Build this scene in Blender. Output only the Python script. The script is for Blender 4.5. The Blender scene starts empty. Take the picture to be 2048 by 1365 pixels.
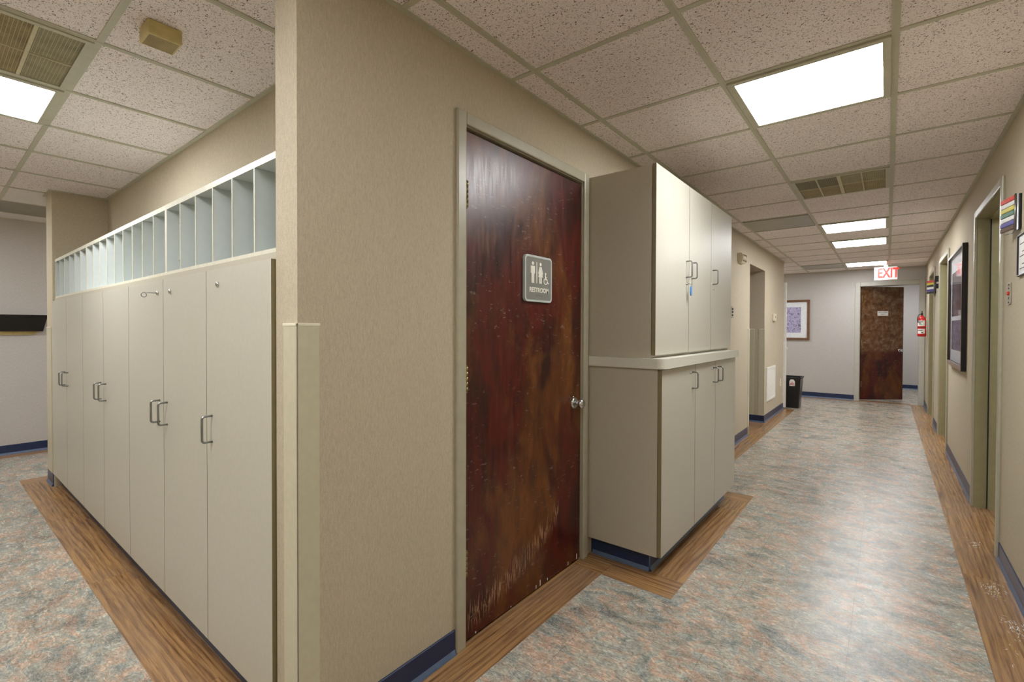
import bpy, bmesh, math, random
from mathutils import Vector, Matrix
random.seed(7)
C = bpy.context.scene.collection
SC = bpy.context.scene
PI = math.pi

# ---------------------------------------------------------------- camera / view
H = 2.4241            # ceiling height
XL = -1.348           # hall, left wall face
XR = 0.512            # hall, right wall face
PY = 0.6907           # side corridor, wall face
T = 0.6096            # ceiling module
GX, GY = -1.2057, 1.6728
YE = 10.82            # end wall face
F = Vector((-0.62184626, 0.78303463, -0.01280638))
R = Vector((0.78307146, 0.62192452, 0.00299677))
U = Vector((-0.01031117, 0.00816478, 0.9999135))
cd = bpy.data.cameras.new('camera')
cam = bpy.data.objects.new('camera', cd)
C.objects.link(cam)
cam.matrix_world = Matrix(((R.x, U.x, -F.x, 0), (R.y, U.y, -F.y, 0), (R.z, U.z, -F.z, 1.3041), (0, 0, 0, 1)))
cd.sensor_fit = 'HORIZONTAL'
cd.sensor_width = 36.0
cd.lens = 945.401 / 2048 * 36.0
cd.shift_y = -(682.5 - 670.9958) / 2048
cd.clip_start = 0.02
SC.camera = cam
SC.view_settings.view_transform = 'Standard'
SC.view_settings.look = 'None'
SC.view_settings.exposure = 1.95
SC.view_settings.gamma = 1.0
SC.view_settings.use_curve_mapping = False
w = bpy.data.worlds.new('world')
SC.world = w
w.use_nodes = True
w.node_tree.nodes['Background'].inputs[0].default_value = (0.9, 0.95, 1, 1)
w.node_tree.nodes['Background'].inputs[1].default_value = 0.3
SC.cycles.max_bounces = 14
SC.cycles.diffuse_bounces = 10
SC.cycles.glossy_bounces = 4
SC.cycles.sample_clamp_indirect = 20.0
SC.cycles.use_denoising = True
LIGHT = 9.0           # brightness of the fluorescent panels

# ---------------------------------------------------------------- materials
def lin(c):
    return tuple(((v / 255) / 12.92 if v / 255 <= 0.04045 else ((v / 255 + 0.055) / 1.055) ** 2.4) for v in c) + (1.0,)

class NT:
    def __init__(s, name):
        s.m = bpy.data.materials.new(name)
        s.m.use_nodes = True
        s.t = s.m.node_tree
        s.b = s.t.nodes['Principled BSDF']
    def n(s, typ, **kw):
        nd = s.t.nodes.new(typ)
        for k, v in kw.items():
            if k.startswith('_'):
                setattr(nd, k[1:], v)
            else:
                nd.inputs[k.replace('__', ' ')].default_value = v
        return nd
    def l(s, a, b):
        s.t.links.new(a, b)
    def coord(s, kind='Object', scale=(1, 1, 1), rot=(0, 0, 0), loc=(0, 0, 0)):
        tc = s.n('ShaderNodeTexCoord')
        mp = s.n('ShaderNodeMapping')
        mp.inputs['Scale'].default_value = scale
        mp.inputs['Rotation'].default_value = rot
        mp.inputs['Location'].default_value = loc
        s.l(tc.outputs[kind], mp.inputs['Vector'])
        return mp.outputs[0]
    def noise(s, vec, scale, detail=3, rough=.5, dist=0):
        nd = s.n('ShaderNodeTexNoise', Scale=scale, Detail=detail, Roughness=rough, Distortion=dist)
        s.l(vec, nd.inputs['Vector'])
        return nd.outputs['Fac']
    def ramp(s, fac, stops, interp='LINEAR'):
        r = s.n('ShaderNodeValToRGB')
        r.color_ramp.interpolation = interp
        e = r.color_ramp.elements
        while len(e) < len(stops):
            e.new(0.5)
        for i, (p, c) in enumerate(stops):
            e[i].position = p
            e[i].color = c if len(c) == 4 else tuple(c) + (1,)
        s.l(fac, r.inputs[0])
        return r.outputs[0]
    def mix(s, fac, a, b, mode='MIX'):
        m = s.n('ShaderNodeMix', _data_type='RGBA', _blend_type=mode)
        for sock, v in ((m.inputs[0], fac), (m.inputs[6], a), (m.inputs[7], b)):
            if hasattr(v, 'type') and hasattr(v, 'is_output'):
                s.l(v, sock)
            else:
                sock.default_value = v
        return m.outputs[2]
    def math(s, op, a, b=0.0, c=0.0):
        m = s.n('ShaderNodeMath', _operation=op)
        for i, v in enumerate((a, b, c)):
            if hasattr(v, 'is_output'):
                s.l(v, m.inputs[i])
            else:
                m.inputs[i].default_value = v
        return m.outputs[0]
    def bump(s, h, strength=.3, dist=.002):
        b = s.n('ShaderNodeBump', Strength=strength, Distance=dist)
        s.l(h, b.inputs['Height'])
        s.l(b.outputs[0], s.b.inputs['Normal'])
    def col(s, c):
        if hasattr(c, 'is_output'):
            s.l(c, s.b.inputs['Base Color'])
        else:
            s.b.inputs['Base Color'].default_value = c
    def rough(s, r):
        if hasattr(r, 'is_output'):
            s.l(r, s.b.inputs['Roughness'])
        else:
            s.b.inputs['Roughness'].default_value = r

def simple(name, rgb, rough=.5, metal=0, var=.06, nscale=30, bump=0, spec=.5):
    """A plain finish with a faint procedural mottling."""
    t = NT(name)
    v = t.coord()
    c = lin(rgb)
    k = tuple(x * (1 - var) for x in c[:3]) + (1,)
    k2 = tuple(min(1, x * (1 + var)) for x in c[:3]) + (1,)
    f = t.noise(v, nscale, 4)
    t.col(t.ramp(f, [(.3, k), (.7, k2)]))
    t.rough(rough)
    t.b.inputs['Metallic'].default_value = metal
    t.b.inputs['Specular IOR Level'].default_value = spec
    if bump:
        t.bump(t.noise(v, nscale * 6, 2), bump, .001)
    return t.m

def emit(name, rgb, strength, body=1.0):
    t = NT(name)
    v = t.coord()
    f = t.noise(v, 3, 1)
    c = lin(rgb)
    t.col(tuple(x * body for x in c[:3]) + (1,))
    e = t.ramp(f, [(0, tuple(x * .97 for x in c[:3]) + (1,)), (1, c)])
    t.l(e, t.b.inputs['Emission Color'])
    t.b.inputs['Emission Strength'].default_value = strength
    return t.m

def wallpaper(name, rgb):
    t = NT(name)
    c = lin(rgb)
    v = t.coord(scale=(1, 1, .22))
    v2 = t.coord(scale=(.35, .35, 1.6))
    f = t.math('ADD', t.math('MULTIPLY', t.noise(v, 260, 3, .6), .55), t.math('MULTIPLY', t.noise(v2, 420, 2, .6), .45))
    big = t.noise(t.coord(), 2.2, 4, .6)
    a = t.ramp(f, [(.34, tuple(x * .80 for x in c[:3])), (.52, tuple(x * .98 for x in c[:3])), (.68, tuple(min(1, x * 1.14) for x in c[:3]))])
    t.col(t.mix(t.math('MULTIPLY', big, .22), a, tuple(x * y for x, y in zip(c[:3], (.80, .76, .66))) + (1,)))
    t.rough(.82)
    t.b.inputs['Specular IOR Level'].default_value = .25
    t.bump(f, .35, .002)
    return t.m

def ceiling_tile():
    t = NT('fissured_ceiling_tile')
    v = t.coord()
    n1 = t.noise(v, 120, 2.0, .5, 1.3)
    n2 = t.noise(t.coord(loc=(3.1, 7.7, 0), scale=(1, 1.5, 1)), 170, 1.5, .5, 1.0)
    big = t.noise(v, 1.3, 2)
    base = t.ramp(big, [(.35, lin((240, 230, 228))), (.65, lin((246, 238, 236)))])
    m1 = t.ramp(n1, [(.352, (1, 1, 1, 1)), (.372, (0, 0, 0, 1))])
    m2 = t.ramp(n2, [(.335, (1, 1, 1, 1)), (.355, (0, 0, 0, 1))])
    m = t.math('MAXIMUM', m1, m2)
    fine = t.noise(v, 500, 1)
    base = t.mix(t.math('MULTIPLY', fine, .25), base, lin((214, 206, 198)))
    t.col(t.mix(t.math('MULTIPLY', m, .95), base, lin((84, 72, 64))))
    t.rough(.95)
    t.b.inputs['Specular IOR Level'].default_value = .1
    t.bump(t.math('MULTIPLY', m, -1.0), .4, .003)
    return t.m

def vinyl_floor():
    t = NT('slate_vinyl_floor')
    wv = t.coord(rot=(0, 0, .6), scale=(1, 1.5, 1))
    v = wv
    # broad patches of slate green, coral and cream
    big = t.noise(wv, 4.2, 4, .6, 1.2)
    hue = t.noise(t.coord(rot=(0, 0, .5), scale=(1, 1.4, 1), loc=(7, 3, 0)), 7, 5, .65, 1.6)
    c1 = t.ramp(hue, [(.34, lin((138, 144, 144))), (.46, lin((164, 164, 156))), (.54, lin((176, 162, 148))), (.62, lin((188, 156, 138))), (.70, lin((180, 174, 162)))])
    sh = t.ramp(big, [(.32, (.42, .43, .44, 1)), (.47, (.82, .82, .80, 1)), (.60, (1.06, 1.04, 1.0, 1)), (.72, (.80, .80, .80, 1))])
    c = t.mix(1.0, c1, sh, 'MULTIPLY')
    # fine crumpled relief: layered light and dark flakes
    f2 = t.noise(t.coord(rot=(0, 0, .8), scale=(1, 1.9, 1)), 21, 9, .72, 2.2)
    fl_ = t.ramp(f2, [(.32, (.40, .41, .42, 1)), (.44, (.80, .80, .79, 1)), (.52, (1.04, 1.03, 1.0, 1)), (.60, (1.45, 1.42, 1.34, 1)), (.74, (.92, .92, .90, 1))])
    c = t.mix(.85, c, fl_, 'MULTIPLY')
    ridge = t.math('ABSOLUTE', t.math('SUBTRACT', t.noise(t.coord(rot=(0, 0, .75), scale=(1, 1.8, 1)), 11, 7, .62, 2.6), .5))
    vein = t.ramp(ridge, [(.0, (1, 1, 1, 1)), (.018, (0, 0, 0, 1))])
    c = t.mix(t.math('MULTIPLY', vein, .55), c, lin((66, 66, 66)))
    r2 = t.math('ABSOLUTE', t.math('SUBTRACT', t.noise(t.coord(rot=(0, 0, .5), scale=(1, 1.7, 1), loc=(5, 2, 0)), 24, 6, .6, 2.4), .5))
    v2 = t.ramp(r2, [(.0, (1, 1, 1, 1)), (.026, (0, 0, 0, 1))])
    c = t.mix(t.math('MULTIPLY', v2, .5), c, lin((222, 216, 204)))
    # tile joints
    tc = t.n('ShaderNodeTexCoord')
    sp = t.n('ShaderNodeSeparateXYZ')
    t.l(tc.outputs['Object'], sp.inputs[0])
    def joint(out, off):
        m = t.math('MODULO', t.math('ADD', out, 45.72 + off), .4572)
        return t.math('LESS_THAN', m, .0022)
    j = t.math('MAXIMUM', joint(sp.outputs[0], .1134), joint(sp.outputs[1], -2.36))
    c = t.mix(t.math('MULTIPLY', j, .4), c, lin((70, 66, 62)))
    t.col(c)
    t.rough(t.ramp(f2, [(.3, (.20, .20, .20, 1)), (.7, (.30, .30, .30, 1))]))
    t.b.inputs['Specular IOR Level'].default_value = .5
    h = t.math('ADD', t.noise(v, 45, 5, .6, 2.0), t.math('MULTIPLY', j, -.6))
    t.bump(h, .30, .003)
    return t.m

def wood_plank():
    t = NT('wood_look_border')
    v = t.coord('UV', scale=(1.0, 9, 1))
    vf = t.coord('UV', scale=(2.2, 60, 1))
    g = t.noise(v, 2.2, 4, .6, 1.2)
    g2 = t.noise(vf, 1.5, 5, .65, 1.0)
    w1 = t.n('ShaderNodeTexWave', Scale=1.3, Distortion=14.0, Detail=4.0)
    w1.wave_type = 'BANDS'; w1.bands_direction = 'Y'
    t.l(t.coord('UV', scale=(.55, 9, 1)), w1.inputs['Vector'])
    c = t.ramp(g, [(.28, lin((96, 58, 34))), (.45, lin((138, 98, 62))), (.56, lin((164, 124, 80))), (.72, lin((116, 78, 46)))])
    c = t.mix(.5, c, t.ramp(w1.outputs['Fac'], [(.15, lin((84, 54, 32))), (.55, lin((164, 126, 82)))]))
    c = t.mix(.28, c, t.ramp(g2, [(.38, lin((66, 40, 22))), (.56, lin((186, 146, 98)))]))
    big = t.noise(t.coord('UV'), 1.7, 3)
    c = t.mix(t.ramp(big, [(.42, (0, 0, 0, 1)), (.62, (.35, .35, .35, 1))]), c, lin((132, 110, 94)))
    t.col(c)
    t.rough(.26)
    t.b.inputs['Specular IOR Level'].default_value = .6
    t.bump(g2, .15, .002)
    return t.m

def mahogany(name, scrape=True, grey=0.0):
    """Worn dark red-brown veneer; object coordinates: y across, z up."""
    t = NT(name)
    v = t.coord(scale=(1, 1.0, .55))
    vf = t.coord(scale=(1, 1, .09))
    n = t.noise(v, 3.0, 5, .58, .35)
    red = t.ramp(t.noise(t.coord(scale=(1, 1, .4), loc=(3, 3, 3)), 6.5, 6, .62, .2), [(.30, lin((12, 2, 3))), (.46, lin((52, 3, 3))), (.58, lin((84, 8, 5))), (.72, lin((36, 4, 4)))])
    och = t.ramp(t.noise(t.coord(scale=(1, 1, .4), loc=(6, 1, 2)), 9, 7, .66, .3), [(.30, lin((58, 30, 10))), (.48, lin((92, 50, 14))), (.60, lin((112, 66, 22))), (.75, lin((70, 34, 12)))])
    c = t.mix(t.ramp(n, [(.47, (0, 0, 0, 1)), (.57, (1, 1, 1, 1))]), red, och)
    f = t.noise(vf, 60, 4, .6)
    c = t.mix(.22, c, t.ramp(f, [(.35, lin((22, 5, 5))), (.65, lin((106, 44, 18)))]))
    sp = t.n('ShaderNodeSeparateXYZ')
    tc = t.n('ShaderNodeTexCoord')
    t.l(tc.outputs['Object'], sp.inputs[0])
    # rubbed-off patches: short pale smears
    s = t.noise(t.coord(scale=(1, 1.0, 3.0), loc=(2, 5, 1)), 26, 3, .6, .6)
    patch = t.noise(t.coord(loc=(9, 1, 3)), 3.2, 2)
    sm = t.math('MULTIPLY', t.ramp(s, [(.63, (0, 0, 0, 1)), (.68, (1, 1, 1, 1))]), t.ramp(patch, [(.44, (0, 0, 0, 1)), (.52, (1, 1, 1, 1))]))
    c = t.mix(t.math('MULTIPLY', sm, .55), c, lin((132, 120, 110)))
    if scrape:
        # a swinging scrape low on the door: height grows towards the latch
        yy, zz = sp.outputs[1], sp.outputs[2]
        line = t.math('ADD', .10, t.math('MULTIPLY', t.math('POWER', t.math('MAXIMUM', yy, .001), 1.6), .42))
        dist = t.math('ABSOLUTE', t.math('SUBTRACT', zz, line))
        band = t.ramp(dist, [(.015, (1, 1, 1, 1)), (.075, (0, 0, 0, 1))])
        wv = t.ramp(t.noise(t.coord(scale=(1, 1, .12)), 120, 3, .7), [(.50, (0, 0, 0, 1)), (.60, (1, 1, 1, 1))])
        lim = t.math('MULTIPLY', t.math('LESS_THAN', yy, .72), t.math('GREATER_THAN', yy, .03))
        k = t.math('MULTIPLY', t.math('MULTIPLY', band, wv), lim)
        c = t.mix(t.math('MULTIPLY', k, .6), c, lin((186, 150, 118)))
    if grey:
        # upper half rubbed grey and ochre
        zz = sp.outputs[2]
        up = t.ramp(t.math('MULTIPLY', t.math('ADD', zz, t.math('MULTIPLY', t.noise(t.coord(), 5, 3), .15)), .45), [(.425, (0, 0, 0, 1)), (.455, (1, 1, 1, 1))])
        gc = t.ramp(t.noise(t.coord(loc=(4, 4, 4)), 12, 8, .78, .3), [(.34, lin((34, 18, 10))), (.44, lin((92, 56, 26))), (.54, lin((118, 86, 52))), (.64, lin((128, 122, 112))), (.76, lin((150, 150, 146)))])
        c = t.mix(t.math('MULTIPLY', up, grey), c, gc)
    t.col(c)
    t.rough(t.ramp(f, [(.3, (.28, .28, .28, 1)), (.7, (.40, .40, .40, 1))]))
    t.b.inputs['Specular IOR Level'].default_value = .55
    t.bump(t.noise(v, 11, 3), .05, .004)
    return t.m

def print_art(name, cols, scale, seed):
    t = NT(name)
    v = t.coord(loc=(seed, seed * 2, seed))
    f = t.noise(v, scale, 6, .7, 1.6)
    n = len(cols)
    t.col(t.ramp(f, [(.28 + .44 * i / (n - 1), lin(c)) for i, c in enumerate(cols)]))
    t.rough(.12)
    return t.m

M = {
    'wall': wallpaper('linen_wallpaper', (193, 182, 160)),
    'wall_pale': wallpaper('pale_linen_wallpaper', (192, 188, 185)),  # same wallpaper, with the greying of the light put into its colour
    'tile': ceiling_tile(),
    'panel_tile': simple('smooth_ceiling_panel', (214, 210, 205), .8),
    'grid': simple('ceiling_grid_metal', (186, 183, 162), .5, 0, .04),
    'plain_ceiling': simple('plain_ceiling_paint', (210, 206, 200), .9),
    'vinyl': vinyl_floor(),
    'wood': wood_plank(),
    'blue': simple('navy_vinyl_base', (32, 48, 82), .32, 0, .12, 20),
    'blue_toe': simple('blue_base_cove', (84, 102, 130), .3, 0, .12, 30),
    'lam': simple('putty_laminate', (188, 184, 169), .42, 0, .025, 60, .03),
    'lam_side': simple('putty_laminate_side', (182, 175, 157), .4, 0, .035, 90, .03),
    'lam_edge': simple('laminate_edge_band', (128, 116, 84), .45),
    'counter': simple('putty_countertop', (208, 206, 192), .3, 0, .03, 80),
    'white_lam': simple('white_melamine', (206, 212, 209), .35, 0, .02, 40),
    'cream': simple('cream_edge', (214, 211, 192), .4),
    'frame_paint': simple('olive_beige_door_paint', (172, 167, 146), .33, 0, .05, 25, .03),
    'pale_frame': simple('pale_grey_door_paint', (184, 182, 172), .35, 0, .04, 25, .03),
    'jamb_paint': simple('olive_jamb_paint', (152, 145, 110), .38, 0, .05, 25, .03),
    'guard': simple('beige_corner_guard_vinyl', (196, 190, 164), .38, 0, .04, 40, .05),
    'guard_cap': simple('corner_guard_cap', (226, 221, 198), .35),
    'door': mahogany('worn_mahogany_veneer'),
    'door2': mahogany('scuffed_brown_veneer', scrape=False, grey=.85),
    'door_edge': simple('dark_door_edge', (44, 24, 16), .5),
    'chrome': simple('satin_chrome', (205, 207, 208), .16, 1, .03, 50),
    'nickel': simple('brushed_nickel_pull', (150, 152, 152), .3, 1, .05, 50),
    'brass': simple('aged_brass_hinge', (160, 140, 96), .35, 1, .15, 90),
    'black': simple('black_plastic', (22, 21, 22), .3, 0, .2, 40),
    'black_frame': simple('black_frame_lacquer', (20, 16, 16), .35, 0, .2, 40),
    'dark': simple('dark_recess', (26, 20, 20), .8),
    'filter': simple('dusty_tan_filter', (150, 132, 92), .9, 0, .35, 12),
    'filter_grey': simple('dusty_grey_filter', (150, 146, 122), .9, 0, .3, 14),
    'crate': simple('cream_eggcrate_plastic', (200, 192, 158), .5),
    'steel_panel': simple('brushed_steel_panel', (158, 154, 138), .38, .75, .06, 6),
    'white': simple('white_plastic', (228, 226, 218), .4),
    'white_paint': simple('white_gloss_paint', (232, 230, 224), .3),
    'offwhite': simple('off_white_plastic', (222, 214, 188), .42),
    'yellowed': simple('yellowed_alarm_plastic', (196, 178, 118), .45, 0, .16, 18),
    'yellowed_dark': simple('alarm_slot_shadow', (120, 100, 58), .6),
    'plate': simple('steel_wall_plate', (176, 170, 158), .35, .5),
    'red': simple('red_extinguisher_enamel', (196, 34, 32), .25),
    'red_plastic': simple('red_plastic', (206, 52, 38), .3),
    'yellow': simple('yellow_flag_plastic', (214, 200, 60), .25),
    'green': simple('green_flag_plastic', (36, 104, 74), .25),
    'flag_white': simple('white_flag_plastic', (232, 232, 232), .2),
    'blue_flag': simple('blue_flag_plastic', (66, 60, 150), .25),
    'brown_flag': simple('brown_flag_plastic', (78, 44, 26), .25),
    'black_flag': simple('black_flag_plastic', (24, 24, 28), .25),
    'tag_blue': simple('blue_key_tag', (70, 140, 206), .35),
    'paper': simple('white_paper', (232, 230, 226), .7),
    'ink': simple('grey_ink', (70, 74, 96), .7),
    'black_ink': simple('black_ink', (28, 28, 30), .6),
    'label_pink': simple('pink_red_print', (196, 84, 84), .6),
    'mat_board': simple('white_mat_board', (226, 229, 234), .6),
    'brown_wood': simple('brown_wood_frame', (112, 76, 52), .35, 0, .15, 25),
    'mitre_wood': simple('grey_brown_frame_face', (146, 122, 104), .3, 0, .12, 25),
    'sign_grey': simple('grey_sign_plate', (128, 128, 122), .38, 0, .03, 60),
    'sign_edge': simple('pale_sign_border', (188, 196, 192), .35),
    'sign_white': simple('white_raised_lettering', (236, 232, 220), .4),
    'rubber': simple('dark_rubber', (40, 40, 42), .6),
    'art_tree': print_art('violet_tree_print', [(60, 48, 96), (110, 98, 150), (196, 190, 222), (84, 70, 112), (150, 110, 140)], 16, 1.0),
    'art_city': print_art('red_grey_print', [(60, 66, 96), (150, 66, 62), (126, 128, 150), (90, 96, 96), (176, 172, 176)], 9, 3.3),
    'lamp': emit('lit_diffuser', (248, 250, 252), LIGHT),
    'lamp_far': emit('lit_diffuser_far', (248, 250, 252), LIGHT * .85),
    'lamp_dim': emit('weak_lit_diffuser', (248, 250, 252), LIGHT * .45),
    'exit_face': emit('lit_exit_face', (255, 226, 222), .10, .30),
    'exit_red': emit('lit_exit_letter', (236, 52, 44), .10, .5),
}
M['glass'] = None
def glass_mat():
    """Thin picture glass: clear, with a mirror-like surface that grows towards grazing angles."""
    t = NT('clear_picture_glass')
    lw = t.n('ShaderNodeLayerWeight', Blend=.5)
    fac = t.math('ADD', .02, t.math('MULTIPLY', t.math('POWER', lw.outputs['Facing'], 5.0), .5))
    tr = t.n('ShaderNodeBsdfTransparent')
    gl = t.n('ShaderNodeBsdfGlossy', Roughness=.03)
    mx = t.n('ShaderNodeMixShader')
    t.l(fac, mx.inputs[0])
    t.l(tr.outputs[0], mx.inputs[1])
    t.l(gl.outputs[0], mx.inputs[2])
    t.l(mx.outputs[0], t.t.nodes['Material Output'].inputs['Surface'])
    return t.m
M['glass'] = glass_mat()

# ---------------------------------------------------------------- mesh helpers
class MB:
    """Collects shapes in world (or local) coordinates; build() links them as ONE mesh object."""
    def __init__(s):
        s.v, s.f, s.mi, s.uv, s.sm = [], [], [], [], []
        s.mats = []
    def _m(s, m):
        if m not in s.mats:
            s.mats.append(m)
        return s.mats.index(m)
    def quad(s, pts, m=0, uvs=None, smooth=False):
        k = len(s.v)
        s.v += [Vector(p) for p in pts]
        s.f.append(tuple(range(k, k + len(pts))))
        s.mi.append(m)
        s.sm.append(smooth)
        s.uv.append(uvs or [(0, 0)] * len(pts))
    def box(s, x0, x1, y0, y1, z0, z1, m=0, uvaxis=None):
        if x0 > x1: x0, x1 = x1, x0
        if y0 > y1: y0, y1 = y1, y0
        if z0 > z1: z0, z1 = z1, z0
        k = len(s.v)
        s.v += [Vector(p) for p in ((x0, y0, z0), (x1, y0, z0), (x1, y1, z0), (x0, y1, z0), (x0, y0, z1), (x1, y0, z1), (x1, y1, z1), (x0, y1, z1))]
        for q in ((0, 3, 2, 1), (4, 5, 6, 7), (0, 1, 5, 4), (1, 2, 6, 5), (2, 3, 7, 6), (3, 0, 4, 7)):
            s.f.append(tuple(k + i for i in q))
            s.mi.append(m)
            s.sm.append(False)
            if uvaxis:
                off = random.random() * 20
                s.uv.append([((s.v[k + i].x + off, s.v[k + i].y) if uvaxis == 'x' else (s.v[k + i].y + off, s.v[k + i].x)) for i in q])
            else:
                s.uv.append([(0, 0)] * 4)
    def bbox(s, x0, x1, y0, y1, z0, z1, r=.004, m=0, seg=2):
        """Box with rounded edges."""
        bm = bmesh.new()
        bmesh.ops.create_cube(bm, size=1)
        for v in bm.verts:
            v.co = Vector(((x0 + x1) / 2 + v.co.x * abs(x1 - x0), (y0 + y1) / 2 + v.co.y * abs(y1 - y0), (z0 + z1) / 2 + v.co.z * abs(z1 - z0)))
        bmesh.ops.bevel(bm, geom=list(bm.edges), offset=r, segments=seg, affect='EDGES', profile=.5)
        s.add(bm, m)
    def add(s, bm, m=0, smooth=False, mat=None):
        bm.verts.index_update()
        k = len(s.v)
        s.v += [(mat @ v.co if mat else v.co.copy()) for v in bm.verts]
        for f in bm.faces:
            s.f.append(tuple(k + v.index for v in f.verts))
            s.mi.append(m)
            s.sm.append(smooth)
            s.uv.append([(0, 0)] * len(f.verts))
        bm.free()
    def tube(s, pts, r, m=0, n=10, cap=True):
        pts = [Vector(p) for p in pts]
        rr = r if isinstance(r, (list, tuple)) else [r] * len(pts)
        k0 = len(s.v)
        prev = None
        for i, p in enumerate(pts):
            d = (pts[min(i + 1, len(pts) - 1)] - pts[max(i - 1, 0)]).normalized()
            if prev is None:
                a = d.orthogonal().normalized()
            else:
                a = (prev - d * prev.dot(d)).normalized()
            prev = a
            b = d.cross(a)
            for j in range(n):
                t = 2 * PI * j / n
                s.v.append(p + (a * math.cos(t) + b * math.sin(t)) * rr[i])
        for i in range(len(pts) - 1):
            for j in range(n):
                q = (k0 + i * n + j, k0 + i * n + (j + 1) % n, k0 + (i + 1) * n + (j + 1) % n, k0 + (i + 1) * n + j)
                s.f.append(q); s.mi.append(m); s.sm.append(True); s.uv.append([(0, 0)] * 4)
        if cap:
            for q in (tuple(range(k0 + n - 1, k0 - 1, -1)), tuple(range(k0 + (len(pts) - 1) * n, k0 + len(pts) * n))):
                s.f.append(q); s.mi.append(m); s.sm.append(False); s.uv.append([(0, 0)] * n)
    def prism(s, poly, axis, a, b, m=0):
        """Extrude a 2-D polygon between a and b along axis. poly coords are the two other axes in order."""
        def P(u, v, w):
            return {'x': (w, u, v), 'y': (u, w, v), 'z': (u, v, w)}[axis]
        n = len(poly)
        k = len(s.v)
        s.v += [Vector(P(u, v, a)) for u, v in poly] + [Vector(P(u, v, b)) for u, v in poly]
        fs = [tuple(k + i for i in range(n - 1, -1, -1)), tuple(k + n + i for i in range(n))]
        fs += [(k + i, k + (i + 1) % n, k + n + (i + 1) % n, k + n + i) for i in range(n)]
        for q in fs:
            s.f.append(q); s.mi.append(m); s.sm.append(False); s.uv.append([(0, 0)] * len(q))
    def build(s, name, mats, parent=None, rot=False):
        if not isinstance(mats, (list, tuple)):
            mats = [mats]
        me = bpy.data.meshes.new(name)
        off = Vector((0, 0, 0))
        if parent is not None and not rot:
            o = parent
            while o is not None:
                off += o.location
                o = o.parent
        me.from_pydata([tuple(v - off) for v in s.v], [], s.f)
        for m in mats:
            me.materials.append(m)
        uvl = me.uv_layers.new(name='UVMap')
        i = 0
        for p, mi, sm, uv in zip(me.polygons, s.mi, s.sm, s.uv):
            p.material_index = mi
            p.use_smooth = sm
            for q in uv:
                uvl.data[i].uv = q
                i += 1
        bm = bmesh.new()
        bm.from_mesh(me)
        bmesh.ops.recalc_face_normals(bm, faces=bm.faces)
        bm.to_mesh(me)
        bm.free()
        ob = bpy.data.objects.new(name, me)
        C.objects.link(ob)
        if parent is not None:
            ob.parent = parent
        return ob

def tag(o, label=None, cat=None, group=None, kind=None):
    if label: o['label'] = label
    if cat: o['category'] = cat
    if group: o['group'] = group
    if kind: o['kind'] = kind
    return o
def thing(name, loc, label, cat, group=None, rz=0):
    o = bpy.data.objects.new(name, None)
    o.empty_display_size = .1
    C.objects.link(o)
    o.location = loc
    o.rotation_euler = (0, 0, rz)
    return tag(o, label, cat, group)
def structure(name, loc=(0, 0, 0), rz=0):
    o = bpy.data.objects.new(name, None)
    o.empty_display_size = .1
    C.objects.link(o)
    o.location = loc
    o.rotation_euler = (0, 0, rz)
    o['kind'] = 'structure'
    return o
def dup(root, loc, label=None, group=None):
    r = root.copy(); C.objects.link(r); r.location = loc
    if label: r['label'] = label
    if group: r['group'] = group
    for ch in list(root.children):
        c = ch.copy(); C.objects.link(c); c.parent = r
        for g in list(ch.children):
            d = g.copy(); C.objects.link(d); d.parent = c
    return r
def rbox(*a, **k):
    b = MB(); b.bbox(*a, **k); return b
def text_mesh(mb, s, size, place, depth=.0015, m=0, bold=0):
    """Lettering as raised mesh. place: Matrix from text plane (x right, y up, z out)."""
    cu = bpy.data.curves.new('lettering', 'FONT')
    cu.body = s
    cu.size = size
    cu.extrude = depth / 2
    cu.offset = bold
    cu.align_x = 'CENTER'
    cu.align_y = 'CENTER'
    cu.resolution_u = 3
    ob = bpy.data.objects.new('lettering', cu)
    C.objects.link(ob)
    bpy.context.view_layer.update()
    me = bpy.data.meshes.new_from_object(ob)
    bm = bmesh.new()
    bm.from_mesh(me)
    mb.add(bm, m, False, place)
    bpy.data.objects.remove(ob)
    bpy.data.curves.remove(cu)
    bpy.data.meshes.remove(me)
def door_panel(x0, x1, y0, y1, z0, z1, out, parent):
    """Laminate cabinet door: pale face, darker banding on the two upright edges."""
    b = MB()
    b.box(x0, x1, y0, y1, z0, z1)
    for i in ((3, 5) if out == 'y' else (2, 4)):
        b.mi[i] = 1
    return b.build('door', [M['lam'], M['lam_edge']], parent)
def plane_mat(origin, right, up):
    r = Vector(right).normalized(); u = Vector(up).normalized(); n = r.cross(u)
    o = Vector(origin)
    return Matrix(((r.x, u.x, n.x, o.x), (r.y, u.y, n.y, o.y), (r.z, u.z, n.z, o.z), (0, 0, 0, 1)))

# ---------------------------------------------------------------- shell: walls
def wall(name, boxes, mat='wall'):
    b = MB()
    for bx in boxes:
        b.box(*bx)
    o = b.build(name, M[mat])
    o['kind'] = 'structure'
    return o
D1 = (1.385, 2.332)               # restroom door opening in the left wall
OP = (6.46, 7.38)                 # cased opening further down the left wall
DH = 2.13
wall('wall_left', [
    (XL - .131, XL, PY, D1[0], 0, H), (XL - .131, XL, D1[0], D1[1], DH, H), (XL - .131, XL, D1[1], 4.6, 0, H),
    (XL - .20, XL, 4.6, OP[0], 0, H), (XL - .20, XL, OP[0], OP[1], 2.128, H), (XL - .20, XL, OP[1], 8.91, 0, H)])
R1, R2, R3 = (3.87, 4.86), (6.88, 7.92), (8.80, 9.78)
wr = [(XR, XR + .17, -1.4, R1[0], 0, H)]
for a, b_ in ((R1[1], R2[0]), (R2[1], R3[0]), (R3[1], YE)):
    wr.append((XR, XR + .17, a, b_, 0, H))
for a, b_ in (R1, R2, R3):
    wr.append((XR, XR + .17, a, b_, DH, H))
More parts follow.
